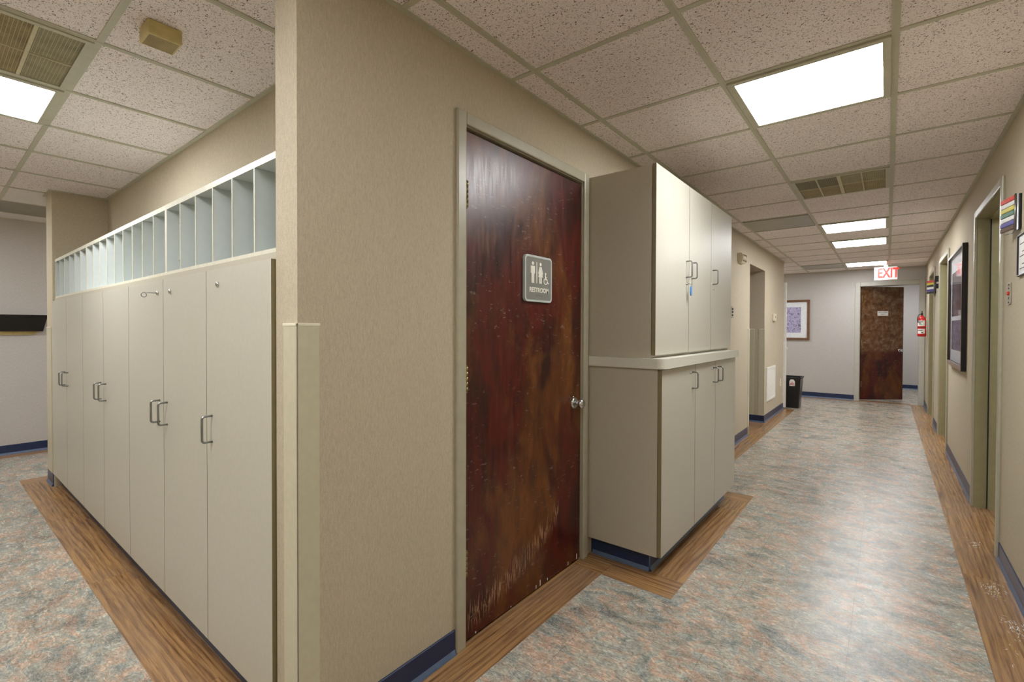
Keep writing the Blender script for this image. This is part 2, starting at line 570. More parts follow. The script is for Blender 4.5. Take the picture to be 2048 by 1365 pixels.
wall('wall_right', wr)
EO = (-.40, .43)
wall('wall_end', [(-3.5, EO[0], YE, YE + .12, 0, H), (EO[0], EO[1], YE, YE + .12, DH, H), (EO[1], XR + .17, YE, YE + .12, 0, H)], 'wall_pale')
NB = 1.044
wall('wall_niche', [(-5.33, XL - .131, NB, NB + .1, 0, H)])
wall('wall_column', [(-5.60, -5.33, PY, 3.0, 0, H)])
wall('wall_far_left', [(-7.17, -7.05, -1.5, 3.0, 0, H)], 'wall_pale')
wall('wall_rear', [(-7.05, XR + .17, -1.5, -1.4, 0, H)])
wall('wall_passage', [(-7.05, -5.33, 3.0, 3.1, 0, H)])
wall('wall_recess', [(-3.6, -3.5, 8.81, YE + .12, 0, H), (-3.5, XL - .20, 8.81, 8.91, 0, H)])
wall('wall_alcove', [(-2.9, -2.8, 5.3, 8.81, 0, H), (-2.8, XL - .2, 5.3, 5.4, 0, H)])
wall('wall_beyond', [(-1.7, 1.7, 13.62, 13.72, 0, H), (-1.8, -1.7, YE + .12, 13.72, 0, H), (1.7, 1.8, YE + .12, 13.72, 0, H)], 'wall_pale')
wall('wall_side_rooms', [(2.3, 2.4, 3.0, 10.82, 0, H), (XR + .17, 2.3, 3.0, 3.1, 0, H), (XR + .17, 2.3, 6.0, 6.1, 0, H), (XR + .17, 2.3, 8.35, 8.45, 0, H), (XR + .17, 2.3, 10.72, 10.82, 0, H)])

# ---------------------------------------------------------------- floor
b = MB()
b.box(-7.2, 2.5, -1.5, 13.75, -.06, 0)
fl = b.build('floor', M['vinyl'])
fl['kind'] = 'structure'
WB = .1855
bd = MB()
def plank_y(x0, x1, y0, y1, L=1.22):
    y = y0
    while y < y1 - .01:
        y2 = min(y + L, y1)
        bd.box(x0, x1, y + .0006, y2 - .0006, -.002, .0016, 0, 'y'); y = y2
def plank_x(x0, x1, y0, y1, L=1.22):
    x = x0
    while x < x1 - .01:
        x2 = min(x + L, x1)
        bd.box(x + .0006, x2 - .0006, y0, y1, -.002, .0016, 0, 'x'); x = x2
plank_y(XR - WB, XR, -1.4, YE)                         # along the right wall
for a in (R1, R2, R3):
    plank_y(XR, XR + .165, a[0] + .02, a[1] - .02)
plank_y(XL - .05, XL, D1[0], D1[1])
plank_y(XL, XL + .167, PY, 2.255, .9)                  # left wall up to the base cabinet
plank_x(XL + .167, -.805 , 2.255, 2.437)               # in front of the cabinet side
plank_x(XL, XL + .167, 2.255, 2.437)
plank_y(-.985, -.805, 2.437, 3.87)
plank_x(XL, -.805, 3.87, 4.055)
plank_y(XL, XL + .17, 4.055, 8.91)
plank_x(XL - .20, XL, OP[0], OP[1])
plank_x(-3.5, -1.52, 8.91, 9.08)
plank_x(-3.5, EO[0], YE - .17, YE)
plank_y(-1.52, XL, 8.91, 9.08)
plank_x(EO[0], XR - WB, YE - .05, YE + .12)
plank_x(-5.60, XL, .531, PY, 1.22)                     # side corridor, under the tall cabinets
plank_y(XL, XL + .167, .531, PY)
plank_x(-5.48, XL - .131, PY, .74)
plank_y(-5.77, -5.60, .531, 3.0)
plank_y(-7.05, -6.88, -1.4, 3.0)
plank_x(-6.88, XR - WB, -1.4, -1.23)
bo = bd.build('wood_border', M['wood'], fl)
# scuffed paint splashes on the border by the right-hand doorway
sc = MB()
for cx, cy, n_, rr in ((.43, 4.0, 30, .04), (.43, 3.36, 60, .045), (.45, 2.98, 60, .045), (.47, 2.7, 40, .07)):
    for i in range(n_):
        a = random.gauss(0, .5) + PI / 2
        L = random.uniform(.004, .016)
        x = cx + random.gauss(0, rr * .45); y = cy + random.gauss(0, rr)
        dx, dy = math.cos(a) * L, math.sin(a) * L
        wdt = random.uniform(.0006, .0013)
        nx, ny = -math.sin(a) * wdt, math.cos(a) * wdt
        sc.quad([(x - dx, y - dy, .0021), (x + nx, y + ny, .0021), (x + dx, y + dy, .0021), (x - nx, y - ny, .0021)])
so = sc.build('scuff_marks', M['paper'], fl)

# ---------------------------------------------------------------- ceiling
b = MB()
b.box(-7.2, 2.5, -1.5, YE + .12, H, H + .05)
ce = b.build('ceiling', M['tile'])
ce['kind'] = 'structure'
b = MB()
b.box(-1.8, 1.8, YE + .12, 13.75, H, H + .05)
cb = b.build('ceiling_beyond', M['plain_ceiling'])
cb['kind'] = 'structure'
zones = [(XL, XR, -1.4, 8.91), (-7.05, XL, -1.4, PY), (-5.33, -1.479, PY, NB), (-7.05, -5.60, PY, 3.0), (-3.5, XR, 8.91, YE)]
g = MB()
hw = .0125
for x0, x1, y0, y1 in zones:
    k = math.ceil((x0 - GX) / T)
    while GX + k * T < x1 - .01:
        x = GX + k * T
        if x > x0 + .01:
            g.box(x - hw, x + hw, y0, y1, H - .0045, H)
            g.box(x - .004, x + .004, y0, y1, H - .0055, H)
        k += 1
    k = math.ceil((y0 - GY) / T)
    while GY + k * T < y1 - .01:
        y = GY + k * T
        if y > y0 + .01:
            g.box(x0, x1, y - hw * .9, y + hw * .9, H - .004, H)
        k += 1
# wall angles
an = .02
for x0, x1, y0, y1 in [(XL, XL + an, PY, 8.91), (XR - an, XR, -1.4, YE), (-3.5, XR - an, YE - an, YE), (-5.33, -1.479, NB - an, NB), (-5.33, -5.33 + an, PY, NB - an),
                       (-1.479 - an, -1.479, PY, NB - an), (-1.479, XL + an, PY - an, PY), (-5.60, -5.33 + an, PY - an, PY), (-5.60 - an, -5.60, PY - an, 3.0), (-7.05, -7.05 + an, -1.4, 3.0)]:
    g.box(x0, x1, y0, y1, H - .006, H)
g.build('ceiling_grid', M['grid'], ce)
def cell(i, j):
    return GX + i * T, GY + j * T
def smooth_panel(i, j, mat='panel_tile', name='ceiling_panel', label=None):
    x, y = cell(i, j)
    return rbox(x + .014, x + T - .014, y + .014, y + T - .014, H - .0035, H - .0003, r=.001, seg=1)
# smooth unlit panels over the far left passage
for (i, j, mt, lab) in ((-8, -2, 'panel_tile', 'smooth pale ceiling panel just past the end of the tall cabinets'), (-8, -1, 'panel_tile', 'smooth pale ceiling panel behind the far column'),
                    (-9, -2, 'steel_panel', 'dull olive-grey ceiling panel between two pale ones'), (-9, -1, 'steel_panel', 'dull olive-grey ceiling panel behind the far column'),
                    (-10, -2, 'panel_tile', 'smooth pale ceiling panel against the far left wall'), (-10, -1, 'panel_tile', 'second smooth pale panel against the far left wall, behind the column')):
    tag(smooth_panel(i, j).build('ceiling_panel', M[mt]), lab, 'ceiling panel')
# ceiling lights
def light(i, j, label, lamp='lamp'):
    x, y = cell(i, j)
    t = thing('ceiling_light', (x + T / 2, y + T / 2, H), label, 'ceiling light', 'recessed fluorescent ceiling lights')
    fr = MB()
    a, c2 = .013, .04
    z0, z1 = H - .012, H
    fr.box(x + a, x + T - a, y + a, y + c2, z0, z1); fr.box(x + a, x + T - a, y + T - c2, y + T - a, z0, z1)
    fr.box(x + a, x + c2, y + c2, y + T - c2, z0, z1); fr.box(x + T - c2, x + T - a, y + c2, y + T - c2, z0, z1)
    fr.build('frame', M['grid'], t)
    MB_ = rbox(x + c2 + .0005, x + T - c2 - .0005, y + c2 + .0005, y + T - c2 - .0005, H - .009, H - .002, r=.0015, seg=1)
    MB_.build('diffuser', M[lamp], t)
    return t
light(1, 1, 'large bright ceiling light nearest the restroom door')
light(1, 7, 'lit square ceiling light just past the metal panel, first of three in a row', 'lamp_far')
light(1, 9, 'lit ceiling light, middle one of three down the hall', 'lamp_far')
light(1, 13, 'lit ceiling light closest to the exit sign', 'lamp_far')
light(-4, -3, 'bright ceiling light beside the vent above the tall cabinets')
# unseen fixtures, added to light the visible parts of both corridors
light(-1, -4, 'lit ceiling light behind the camera where the two corridors meet')
light(1, -3, 'dim ceiling light almost above the camera', 'lamp_dim')
light(-8, -4, 'lit ceiling light at the far end of the side corridor')
light(-9, 1, 'lit ceiling light in the passage behind the far column')
for (lx, ly, ll) in ((1.5, 4.4, 'ceiling light inside the nearest right-hand room'), (1.5, 7.4, 'ceiling light inside the second right-hand room'), (1.5, 9.5, 'ceiling light inside the farthest right-hand room')):  # unseen lamps, added for the light they spill into the hall
    xx = thing('ceiling_light', (lx, ly, H), ll, 'ceiling light', 'recessed fluorescent ceiling lights')
    rbox(lx - .3, lx + .3, ly - .3, ly + .3, H - .02, H - .001, r=.002).build('diffuser', M['lamp_dim'], xx)
light(-3, 13, 'lit ceiling light in the recess around the hall corner', 'lamp_far')  # unseen lamp, added for extra light from the recess
xx = bpy.data.objects.new('ceiling_light', None)  # unseen lamp, added to light the room beyond
C.objects.link(xx); xx.location = (.2, 12.3, H)
tag(xx, 'ceiling light in the room beyond the open brown door', 'ceiling light', 'recessed fluorescent ceiling lights')
rbox(-.1, .5, 12.0, 12.6, H - .02, H - .001, r=.002).build('diffuser', M['lamp_far'], xx)

# air grilles
def grille(i, j, along, label, dark=(), rows=2, cols=4):
    x, y = cell(i, j)
    t = thing('air_grille', (x + T / 2, y + T / 2, H), label, 'vent')
    a, c2 = .013, .035
    fr = MB(); z0, z1 = H - .010, H
    fr.box(x + a, x + T - a, y + a, y + c2, z0, z1); fr.box(x + a, x + T - a, y + T - c2, y + T - a, z0, z1)
    fr.box(x + a, x + c2, y + c2, y + T - c2, z0, z1); fr.box(x + T - c2, x + T - a, y + c2, y + T - c2, z0, z1)
    fr.build('frame', M['grid'], t)
    x0, x1, y0, y1 = x + c2, x + T - c2, y + c2, y + T - c2
    nx, ny = (cols, rows) if along == 'x' else (rows, cols)
    bars = MB()
    for k in range(1, nx):
        xc = x0 + (x1 - x0) * k / nx
        w_ = .011 if (k == nx // 2 and along == 'x') else (.005 if along == 'x' else .003)
        bars.box(xc - w_, xc + w_, y0, y1, H - .009, H - .001)
    for k in range(1, ny):
        yc = y0 + (y1 - y0) * k / ny
        w_ = .003 if along == 'x' else .006
        bars.box(x0, x1, yc - w_, yc + w_, H - .0085, H - .001)
    bars.build('divider_bars', M['crate'], t)
    eg = MB()
    n = 48
    for k in range(1, n):
        xc = x0 + (x1 - x0) * k / n
        eg.box(xc - .0006, xc + .0006, y0, y1, H - .0046, H - .0036)
        yc = y0 + (y1 - y0) * k / n
        eg.box(x0, x1, yc - .0006, yc + .0006, H - .0046, H - .0036)
    eg.build('eggcrate_mesh', M['crate'], t)
    for p in range(nx):
        for q in range(ny):
            f = MB()
            f.box(x0 + (x1 - x0) * p / nx + .001, x0 + (x1 - x0) * (p + 1) / nx - .001, y0 + (y1 - y0) * q / ny + .001, y0 + (y1 - y0) * (q + 1) / ny - .001, H - .003, H - .0005)
            o = f.build('filter_pad', M['dark'] if (p, q) in dark else M['filter' if (p * 3 + q) % 3 else 'filter_grey'], t)
            if (p, q) in dark:
                o['label'] = 'missing pad, black duct behind'
    return t
grille(1, 4, 'x', 'square ceiling vent with two black openings in the middle of the hall', dark=((0, 0), (1, 0)))
grille(-3, -3, 'y', 'tan mesh ceiling vent beside the light above the tall cabinets')
for (i, j, lab) in ((0, 6, 'dull metal ceiling panel left of the second ceiling light'), (0, 13, 'dull metal ceiling panel close to the end wall')):
    x, y = cell(i, j)
    t = thing('metal_ceiling_panel', (x + T / 2, y + T / 2, H), lab, 'ceiling panel')
    rbox(x + .014, x + T - .014, y + .014, y + T - .014, H - .010, H - .0005, r=.002).build('face', M['steel_panel'], t)
    rbox(x + .013, x + T - .013, y + T - .022, y + T - .0135, H - .014, H - .0005, r=.001, seg=1).build('edge_strip', M['grid'], t)

# small yellowed alarm box on the ceiling
t = thing('ceiling_alarm', (-2.145, .58, H), 'small yellowed box-shaped alarm screwed to a ceiling tile', 'alarm')
rbox(-2.198, -2.093, .525, .632, H - .055, H, r=.004).build('housing', M['yellowed'], t)
s_ = MB()
for k in range(12):
    xx_ = -2.190 + k * .0077
    s_.box(xx_, xx_ + .0032, .532, .625, H - .0556, H - .054)
s_.build('slots', M['yellowed_dark'], t)

# ---------------------------------------------------------------- baseboards
BH, BT = .10, .006
def base(name, segs):
    """segs: (axis, fixed face coordinate, outward sign, a, b). A coved vinyl base with a lighter toe."""
    b = MB()
    for ax, c, s, a, e in segs:
        body = [(c, 0), (c + s * (BT + .010), 0), (c + s * (BT + .008), .006), (c + s * BT, .022), (c + s * BT, BH - .003), (c + s * (BT - .003), BH), (c, BH)]
        k = len(b.f)
        if ax == 'y':
            b.prism(body, 'y', a, e)
        else:
            b.prism(body, 'x', a, e)
        b.mi[k + 3] = 1; b.mi[k + 4] = 1
    o = b.build(name, [M['blue'], M['blue_toe']])
    o['kind'] = 'structure'
    return o
CW = .052   # door casing width
base('baseboard_left', [('y', XL, 1, PY + .07, D1[0] - CW - .004), ('y', XL, 1, 3.9, OP[0] - .075), ('y', XL, 1, OP[1], 8.91), ('x', OP[1], -1, XL - .2, XL)])
base('baseboard_right', [('y', XR, -1, -1.4, R1[0] - CW), ('y', XR, -1, R1[1] + CW, R2[0] - CW), ('y', XR, -1, R2[1] + CW, R3[0] - CW), ('y', XR, -1, R3[1] + CW, YE)])
base('baseboard_end', [('x', YE, -1, -3.5, EO[0] - .078)])
base('baseboard_far_left', [('y', -7.05, 1, -1.4, 3.0)])
base('baseboard_rear', [('x', -1.4, 1, -7.05, XR)])
base('baseboard_corner', [('x', PY, -1, -1.479, -1.42), ('x', PY, -1, -5.60, -5.345), ('y', -5.60, -1, PY, 3.0)])
base('baseboard_beyond', [('x', 13.62, -1, -1.7, 1.7)])
# toe kick face of the tall cabinets is built with them

# ---------------------------------------------------------------- door frames
def frame_parts(t, ax, face, s, a, b_, hh, depth, mat_c='frame_paint', mat_j='frame_paint', stop=True, proj=.015, w_=CW):
    """Casing + jamb. ax: axis along the wall; face: wall face; s: direction out of the wall; opening a..b_."""
    def P(u0, u1, n0, n1, z0, z1, bb, r=.006):
        n0, n1 = face + s * n0, face + s * n1
        if ax == 'y':
            bb.bbox(min(n0, n1), max(n0, n1), u0, u1, z0, z1, r=r)
        else:
            bb.bbox(u0, u1, min(n0, n1), max(n0, n1), z0, z1, r=r)
    c = MB()
    P(a - w_, a, -.002, proj, 0, hh + w_, c)
    P(b_, b_ + w_, -.002, proj, 0, hh + w_, c)
    P(a, b_, -.002, proj, hh, hh + w_, c)
    c.build('casing', M[mat_c], t)
    j = MB()
    P(a, a + .003, -depth, .0, 0, hh, j, .001)
    P(b_ - .003, b_, -depth, .0, 0, hh, j, .001)
    P(a + .003, b_ - .003, -depth, .0, hh - .003, hh, j, .001)
    if stop:
        sd = .065
        P(a + .003, a + .018, -depth, -sd, 0, hh - .003, j, .002)
        P(b_ - .022, b_ - .003, -depth, -sd, 0, hh - .003, j, .002)
        P(a + .018, b_ - .018, -depth, -sd, hh - .018, hh - .003, j, .002)
    j.build('jamb', M[mat_j], t)
    if stop:
        gk = MB()
        P(b_ - .026, b_ - .0215, -sd - .006, -sd + .001, .005, hh - .02, gk, .0005)
        gk.build('gasket', M['dark'], t)  # dark strip put in as the shaded groove at the stop

def knob(parent, p, out, along, mat='chrome', lever=False):
    """Round knob set; p on the door face, out = outward unit vector."""
    p = Vector(p); o = Vector(out)
    b = MB()
    b.tube([p, p + o * .004, p + o * .010, p + o * .013], [.033, .033, .028, .015], n=24)
    b.tube([p + o * .012, p + o * .030], [.011, .011], n=16)
    pts = [(.028, .012), (.032, .020), (.040, .0265), (.050, .0275), (.058, .024), (.063, .016), (.064, .004)]
    b.tube([p + o * q for q, _ in pts], [r_ for _, r_ in pts], n=24)
    return b.build('door_knob', M[mat], parent)
def hinge(parent, x, y, z, h=.105, out=(1, 0, 0)):
    b = MB()
    n = 5
    for k in range(n):
        b.tube([(x, y, z + h * k / n + .001), (x, y, z + h * (k + 1) / n - .001)], .0068, n=12)
    b.tube([(x, y, z - .004), (x, y, z)], [.003, .006], n=10)
    b.tube([(x, y, z + h), (x, y, z + h + .004)], [.006, .003], n=10)
    return b.build('hinge', M['brass'], parent)

# restroom door (hall, left)
d = structure('door_1', (XL, D1[0], 0))
frame_parts(d, 'y', XL, 1, D1[0], D1[1], DH, .131, stop=False)
lf = MB()
lf.bbox(XL - .050, XL - .006, D1[0] + .006, D1[1] - .006, .012, DH - .016, r=.002)
leaf = lf.build('door_leaf', M['door'], d)
sp = MB()
sp.box(XL - .060, XL - .051, D1[0] + .003, D1[1] - .003, 0, DH - .003)
sp.build('stop', M['dark'], d)
knob(d, (XL - .006, 2.258, .897), (1, 0, 0), (0, 1, 0))
for z in (.288, 1.046, 1.80):
    hinge(d, XL + .004, D1[0] + .009, z)
b = MB()
b.tube([(XL - .006, 2.233, .935), (XL + .008, 2.233, .935)], .004, n=10)
b.build('latch_pin', M['chrome'], d)
# paint chips along its bottom edge
b = MB()
for yy, hh in ((1.90, .018), (1.935, .03), (2.0, .012), (2.20, .02), (2.29, .03), (1.46, .008), (1.70, .006)):
    b.box(XL - .0062, XL - .0055, yy, yy + .006, .014, .014 + hh)
b.build('paint_chip', M['paper'], leaf)

# restroom sign
t = thing('restroom_sign', (XL - .006, 1.905, 1.55), 'grey restroom sign with white figures on the dark red door', 'sign')
b = MB()
def rrect(b, x0, x1, y0, y1, z0, z1, r, m=0, n=6):
    pts = []
    for cy, cz, a0 in ((y1 - r, z1 - r, 0), (y0 + r, z1 - r, 90), (y0 + r, z0 + r, 180), (y1 - r, z0 + r, 270)):
        for k in range(n + 1):
            a = math.radians(a0 + 90 * k / n)
            pts.append((cy + r * math.cos(a), cz + r * math.sin(a)))
    b.prism(pts, 'x', x0, x1, m)
XD = XL - .006
SY0, SY1, SZ0, SZ1 = 1.785, 2.012, 1.438, 1.662
rrect(b, XD, XD + .014, SY0, SY1, SZ0, SZ1, .02)
b.build('border', M['sign_edge'], t)
b = MB(); rrect(b, XD + .014, XD + .0152, SY0 + .010, SY1 - .010, SZ0 + .010, SZ1 - .010, .013)
b.build('plate', M['sign_grey'], t)
xf = XD + .0152
pl = plane_mat((xf, (SY0 + SY1) / 2, (SZ0 + SZ1) / 2), (0, 1, 0), (0, 0, 1))
def poly(b, pts, cx=0, cy=0, sc_=1.0, z0=0, z1=.0016):
    n = len(pts)
    k = len(b.v)
    P = [(cx + x * sc_, cy + y * sc_) for x, y in pts]
    b.v += [pl @ Vector((x, y, z0)) for x, y in P] + [pl @ Vector((x, y, z1)) for x, y in P]
    for q in [tuple(k + n + i for i in range(n))] + [(k + i, k + (i + 1) % n, k + n + (i + 1) % n, k + n + i) for i in range(n)]:
        b.f.append(q); b.mi.append(0); b.sm.append(False); b.uv.append([(0, 0)] * len(q))
def disc(b, cx, cy, r, n=20):
    poly(b, [(r * math.cos(2 * PI * k / n), r * math.sin(2 * PI * k / n)) for k in range(n)], cx, cy)
def figs():
    b = MB()
    mx, my = -.054, .030
    disc(b, mx, my + .042, .0085)
    poly(b, [(-.017, .030), (.017, .030), (.017, -.006), (.0115, -.006), (.0115, .020), (.0105, .020), (.0105, -.052), (.001, -.052), (.001, -.012), (-.001, -.012), (-.001, -.052), (-.0105, -.052), (-.0105, .020), (-.0115, .020), (-.0115, -.006), (-.017, -.006)], mx, my)
    b.build('man_figure', M['sign_white'], t)
    b = MB()
    poly(b, [(-.003, .050), (.003, .050), (.003, -.052), (-.003, -.052)], -.022, my)
    b.build('bar', M['sign_white'], t)
    b = MB()
    wx = .010
    disc(b, wx, my + .042, .0085)
    poly(b, [(-.009, .030), (.009, .030), (.021, -.004), (.016, -.007), (.009, .013), (.019, -.020), (.010, -.020), (.010, -.052), (.0015, -.052), (.0015, -.020), (-.0015, -.020), (-.0015, -.052), (-.010, -.052), (-.010, -.020), (-.019, -.020), (-.009, .013), (-.016, -.007), (-.021, -.004)], wx, my)
    b.build('woman_figure', M['sign_white'], t)
    b = MB()
    cx, cy = .056, .004
    disc(b, cx - .002, cy + .026, .0052, 14)
    poly(b, [(-.006, .020), (.000, .021), (.001, .010), (.010, .010), (.010, .006), (.001, .006), (.002, .001), (.012, .001), (.020, -.019), (.026, -.017), (.025, -.022), (.017, -.024), (.009, -.005), (-.005, -.005)], cx, cy)
    pts = []
    for k in range(17):
        a = math.radians(120 + 245 * k / 16)
        pts.append((math.cos(a), math.sin(a)))
    for k in range(16):
        (x0, y0), (x1, y1) = pts[k], pts[k + 1]
        poly(b, [(x0 * .0165, y0 * .0165), (x1 * .0165, y1 * .0165), (x1 * .0125, y1 * .0125), (x0 * .0125, y0 * .0125)], cx - .002, cy - .012)
    b.build('wheelchair_figure', M['sign_white'], t)
    b = MB()
    text_mesh(b, 'RESTROOM', .032, pl @ Matrix.Translation((0, -.056, .0008)) @ Matrix.Diagonal((.98, 1, 1, 1)), .0016, bold=.0006)
    b.build('lettering', M['sign_white'], t)
    b = MB()
    for k in range(10):
        disc(b, -.03 + k * .0065, -.083 + (.004 if k % 3 else 0), .0012, 8)
    b.build('braille_dots', M['sign_grey'], t)
figs()

# cased opening corner guards (hall)
def guard(corner, dx, dy, z0, z1, label, w1=.068, w2=.075, th=.004):
    """L-shaped guard on an outside corner at (x,y); dx,dy = directions of the two legs along the walls."""
    x, y = corner
    t = thing('corner_guard', (x, y, z0), label, 'corner guard')
    # outward normals are opposite to the leg directions of the other wall
    b = MB()
    # leg along y (on the face whose normal is -dx)
    b.bbox(*sorted((x - dx * th, x)), *sorted((y - dy * th, y + dy * w1)), z0, z1, r=.0015)
    b.bbox(*sorted((x - dx * th, x + dx * w2)), *sorted((y - dy * th, y)), z0, z1, r=.0015)
    b.build('guard_body', M['guard'], t)
    c_ = MB()
    c_.bbox(*sorted((x - dx * (th + .0015), x)), *sorted((y - dy * (th + .0015), y + dy * (w1 + .0015))), z1 - .006, z1 + .002, r=.001)
    c_.bbox(*sorted((x - dx * (th + .0015), x + dx * (w2 + .0015))), *sorted((y - dy * (th + .0015), y)), z1 - .006, z1 + .002, r=.001)
    c_.build('end_cap', M['guard_cap'], t)
guard((XL, PY), -1, 1, .0, 1.318, 'tall beige corner guard on the nearest wall corner, left of the restroom door', .066, .078)
guard((-5.60, PY), 1, 1, .1, 1.309, 'beige corner guard at the far end of the tall cabinets', .02, .2)
guard((XL, OP[0]), -1, -1, .1, 1.318, 'corner guard on the near edge of the cased opening in the left wall', .07, .07)
guard((XL, OP[1]), -1, 1, .1, 1.318, 'corner guard on the far edge of the cased opening, hall side', .0001 + .0, .072)
guard((XL - .2, OP[1]), 1, 1, .1, 1.318, 'corner guard on the far edge of the cased opening, inner side', .07, .072)

# ---------------------------------------------------------------- pulls, locks
def pull(parent, p, out, h=.096, proj=.034, mat='nickel', r=.0042):
    """Wire pull, p = centre on the door face."""
    p = Vector(p); o = Vector(out); up = Vector((0, 0, 1))
    pts = [p + up * (h / 2)]
    rc = .010
    for k in range(6):
        a = PI / 2 * k / 5
        pts.append(p + up * (h / 2 - rc + rc * math.cos(a)) + o * (proj - rc + rc * math.sin(a)))
    for k in range(6):
        a = PI / 2 * k / 5
        pts.append(p - up * (h / 2 - rc + rc * math.sin(a)) + o * (proj - rc + rc * math.cos(a)))
    pts.append(p - up * (h / 2))
    b = MB()
    b.tube(pts, r, n=10)
    return b.build('handle', M[mat], parent)
def lock(parent, p, out, r=.0095):
    p = Vector(p); o = Vector(out)
    b = MB()
    b.tube([p, p + o * .005, p + o * .0075], [r, r, r * .6], n=18)
    l = b.build('lock', M['chrome'], parent)
    b = MB()
    s_ = o.cross(Vector((0, 0, 1)))
    q = p + o * .0076
    b.quad([q - s_ * .001 - Vector((0, 0, .005)), q + s_ * .001 - Vector((0, 0, .005)), q + s_ * .001 + Vector((0, 0, .005)), q - s_ * .001 + Vector((0, 0, .005))])
    return l

# ---------------------------------------------------------------- tall cabinets (side corridor)
YF = .678         # door face
YB = .702         # carcass front
ZB, ZT = .123, 1.519
seams = [-1.482, -2.008, -2.508, -3.058, -3.592, -4.145, -4.69, -5.265]
hx = [-1.955, -2.458, -2.560, -3.535, -3.648, -4.636, -4.742]
units = [
    ((0,), 'narrow putty cabinet with a single tall door, closest to the corner guard'),
    ((1, 2), 'two-door putty cabinet with a key left in its lock'),
    ((3, 4), 'two-door putty cabinet, third from the near corner, without a visible lock'),
    ((5, 6), 'two-door putty cabinet at the far end of the row'),
]
for doors, lab in units:
    xa, xb = seams[doors[0]], seams[doors[-1] + 1]
    if doors[-1] == 6: xb = -5.328
    t = thing('tall_cabinet', ((xa + xb) / 2, NB - .17, 0), lab, 'cabinet', 'tall putty storage cabinets')
    b = MB()
    b.box(xb + .0005, xa - .0005, YB, NB - .001, .10, 1.545)
    b.build('body', M['lam_side'], t)
    b = MB()
    b.box(xb + .0005, xa - .0005, .735, .75, 0, .10)
    b.build('toe_kick', M['blue'], t)
    b = MB()
    for k in doors:
        q = seams[k]
        b.box(q - .0019, min(q + .0019, xa - .0006), YB - .0015, YB, ZB + .002, ZT - .002)
    b.build('door_gap', M['rubber'], t)  # dark strips standing in for the shade in the door seams
    for k in doors:
        d0, d1_ = seams[k + 1] + .002, seams[k] - .002
        dd = door_panel(d0, d1_, YF, YB - .002, ZB, ZT, 'y', t)
        pull(dd, (hx[k], YF, .932), (0, -1, 0))
        if k == 0:
            lock(dd, (-1.895, YF, 1.463), (0, -1, 0))
        elif k == 1:
            lock(dd, (-2.41, YF, 1.462), (0, -1, 0))
        elif k == 2:
            lock(dd, (-2.578, YF, 1.462), (0, -1, 0))
t = thing('cabinet_key', (-2.578, YF - .0085, 1.462), 'small steel key sticking out of the lock on a tall cabinet door', 'key')
b = MB()
b.tube([(-2.578, YF - .008, 1.462), (-2.578, YF - .042, 1.462)], .0018, n=8)
b.build('shaft', M['nickel'], t)
b = MB()
b.tube([(-2.578, YF - .042 - .010 + .010 * math.cos(a), 1.452 + .010 * math.sin(a)) for a in [PI / 2 + 2 * PI * k / 16 for k in range(17)]], .0016, n=8)
b.build('bow', M['nickel'], t)

# pigeonhole units on top
YP = .708
PZ0, PZ1 = 1.546, 1.862
def pigeon(xa, xb, n, lab):
    t = thing('pigeonhole_shelf', ((xa + xb) / 2, (YP + NB) / 2, PZ0), lab, 'pigeonhole shelf')
    th = .012
    b = MB()
    b.box(xb + .0005, xa - .0005, YP, NB - .001, PZ1 - .020, PZ1)
    b.box(xb + .0005, xa - .0005, YP, NB - .001, PZ0, PZ0 + .012)
    b.box(xb + .0005, xb + th, YP, NB - .001, PZ0 + .012, PZ1 - .020)
    b.box(xa - th, xa - .0005, YP, NB - .001, PZ0 + .012, PZ1 - .020)
    b.box(xb + th, xa - th, NB - .012, NB - .001, PZ0 + .012, PZ1 - .020)
    b.build('case', M['white_lam'], t)
    e = MB()
    e.box(xb + .0005, xa - .0005, YP - .002, YP, PZ1 - .021, PZ1 + .0005)
    e.box(xb + .0005, xa - .0005, YP - .002, YP, PZ0 - .001, PZ0 + .013)
    e.box(xb + .0005, xb + th, YP - .002, YP, PZ0 + .013, PZ1 - .021)
    e.box(xa - th, xa - .0005, YP - .002, YP, PZ0 + .013, PZ1 - .021)
    e.build('edge_band', M['cream'], t)
    for k in range(1, n):
        xc = xb + th / 2 + (xa - xb - th) * k / n
        b = MB()
        b.box(xc - .003, xc + .003, YP + .001, NB - .0125, PZ0 + .0125, PZ1 - .0205)
        dv = b.build('divider', M['white_lam'], t)
        b = MB()
        b.box(xc - .0034, xc + .0034, YP - .0015, YP + .0008, PZ0 + .0125, PZ1 - .0205)
        b.build('divider_edge', M['cream'], dv)
    for z in (PZ0 + .07, PZ1 - .075):
        b = MB()
        b.tube([(xb + th, YP + .05, z), (xb + th + .004, YP + .05, z)], [.006, .004], n=12)
        b.build('screw', M['plate'], t)
pigeon(-1.481, -2.568, 6, 'white six-slot pigeonhole shelf nearest the corner post')
pigeon(-2.568, -4.185, 9, 'white nine-slot pigeonhole shelf in the middle of the run')
pigeon(-4.185, -5.329, 6, 'white six-slot pigeonhole shelf against the far column')

# ---------------------------------------------------------------- hall cabinets (left wall)
YC = 2.405
YC2 = 3.92
XU = -.952          # upper door face
XW = -.915          # lower door face
t = thing('base_cabinet', ((XL + XW) / 2, (YC + YC2) / 2, 0), 'putty base cabinet with three doors standing beside the restroom door', 'cabinet')
b = MB(); b.box(XL + .0005, XW - .022, YC, YC2, .105, 1.098)
b.build('body', M['lam_side'], t)
b = MB(); b.box(XW - .0225, XW - .0205, YC, YC2, .105, 1.095); b.build('front_edge', M['lam_edge'], t)
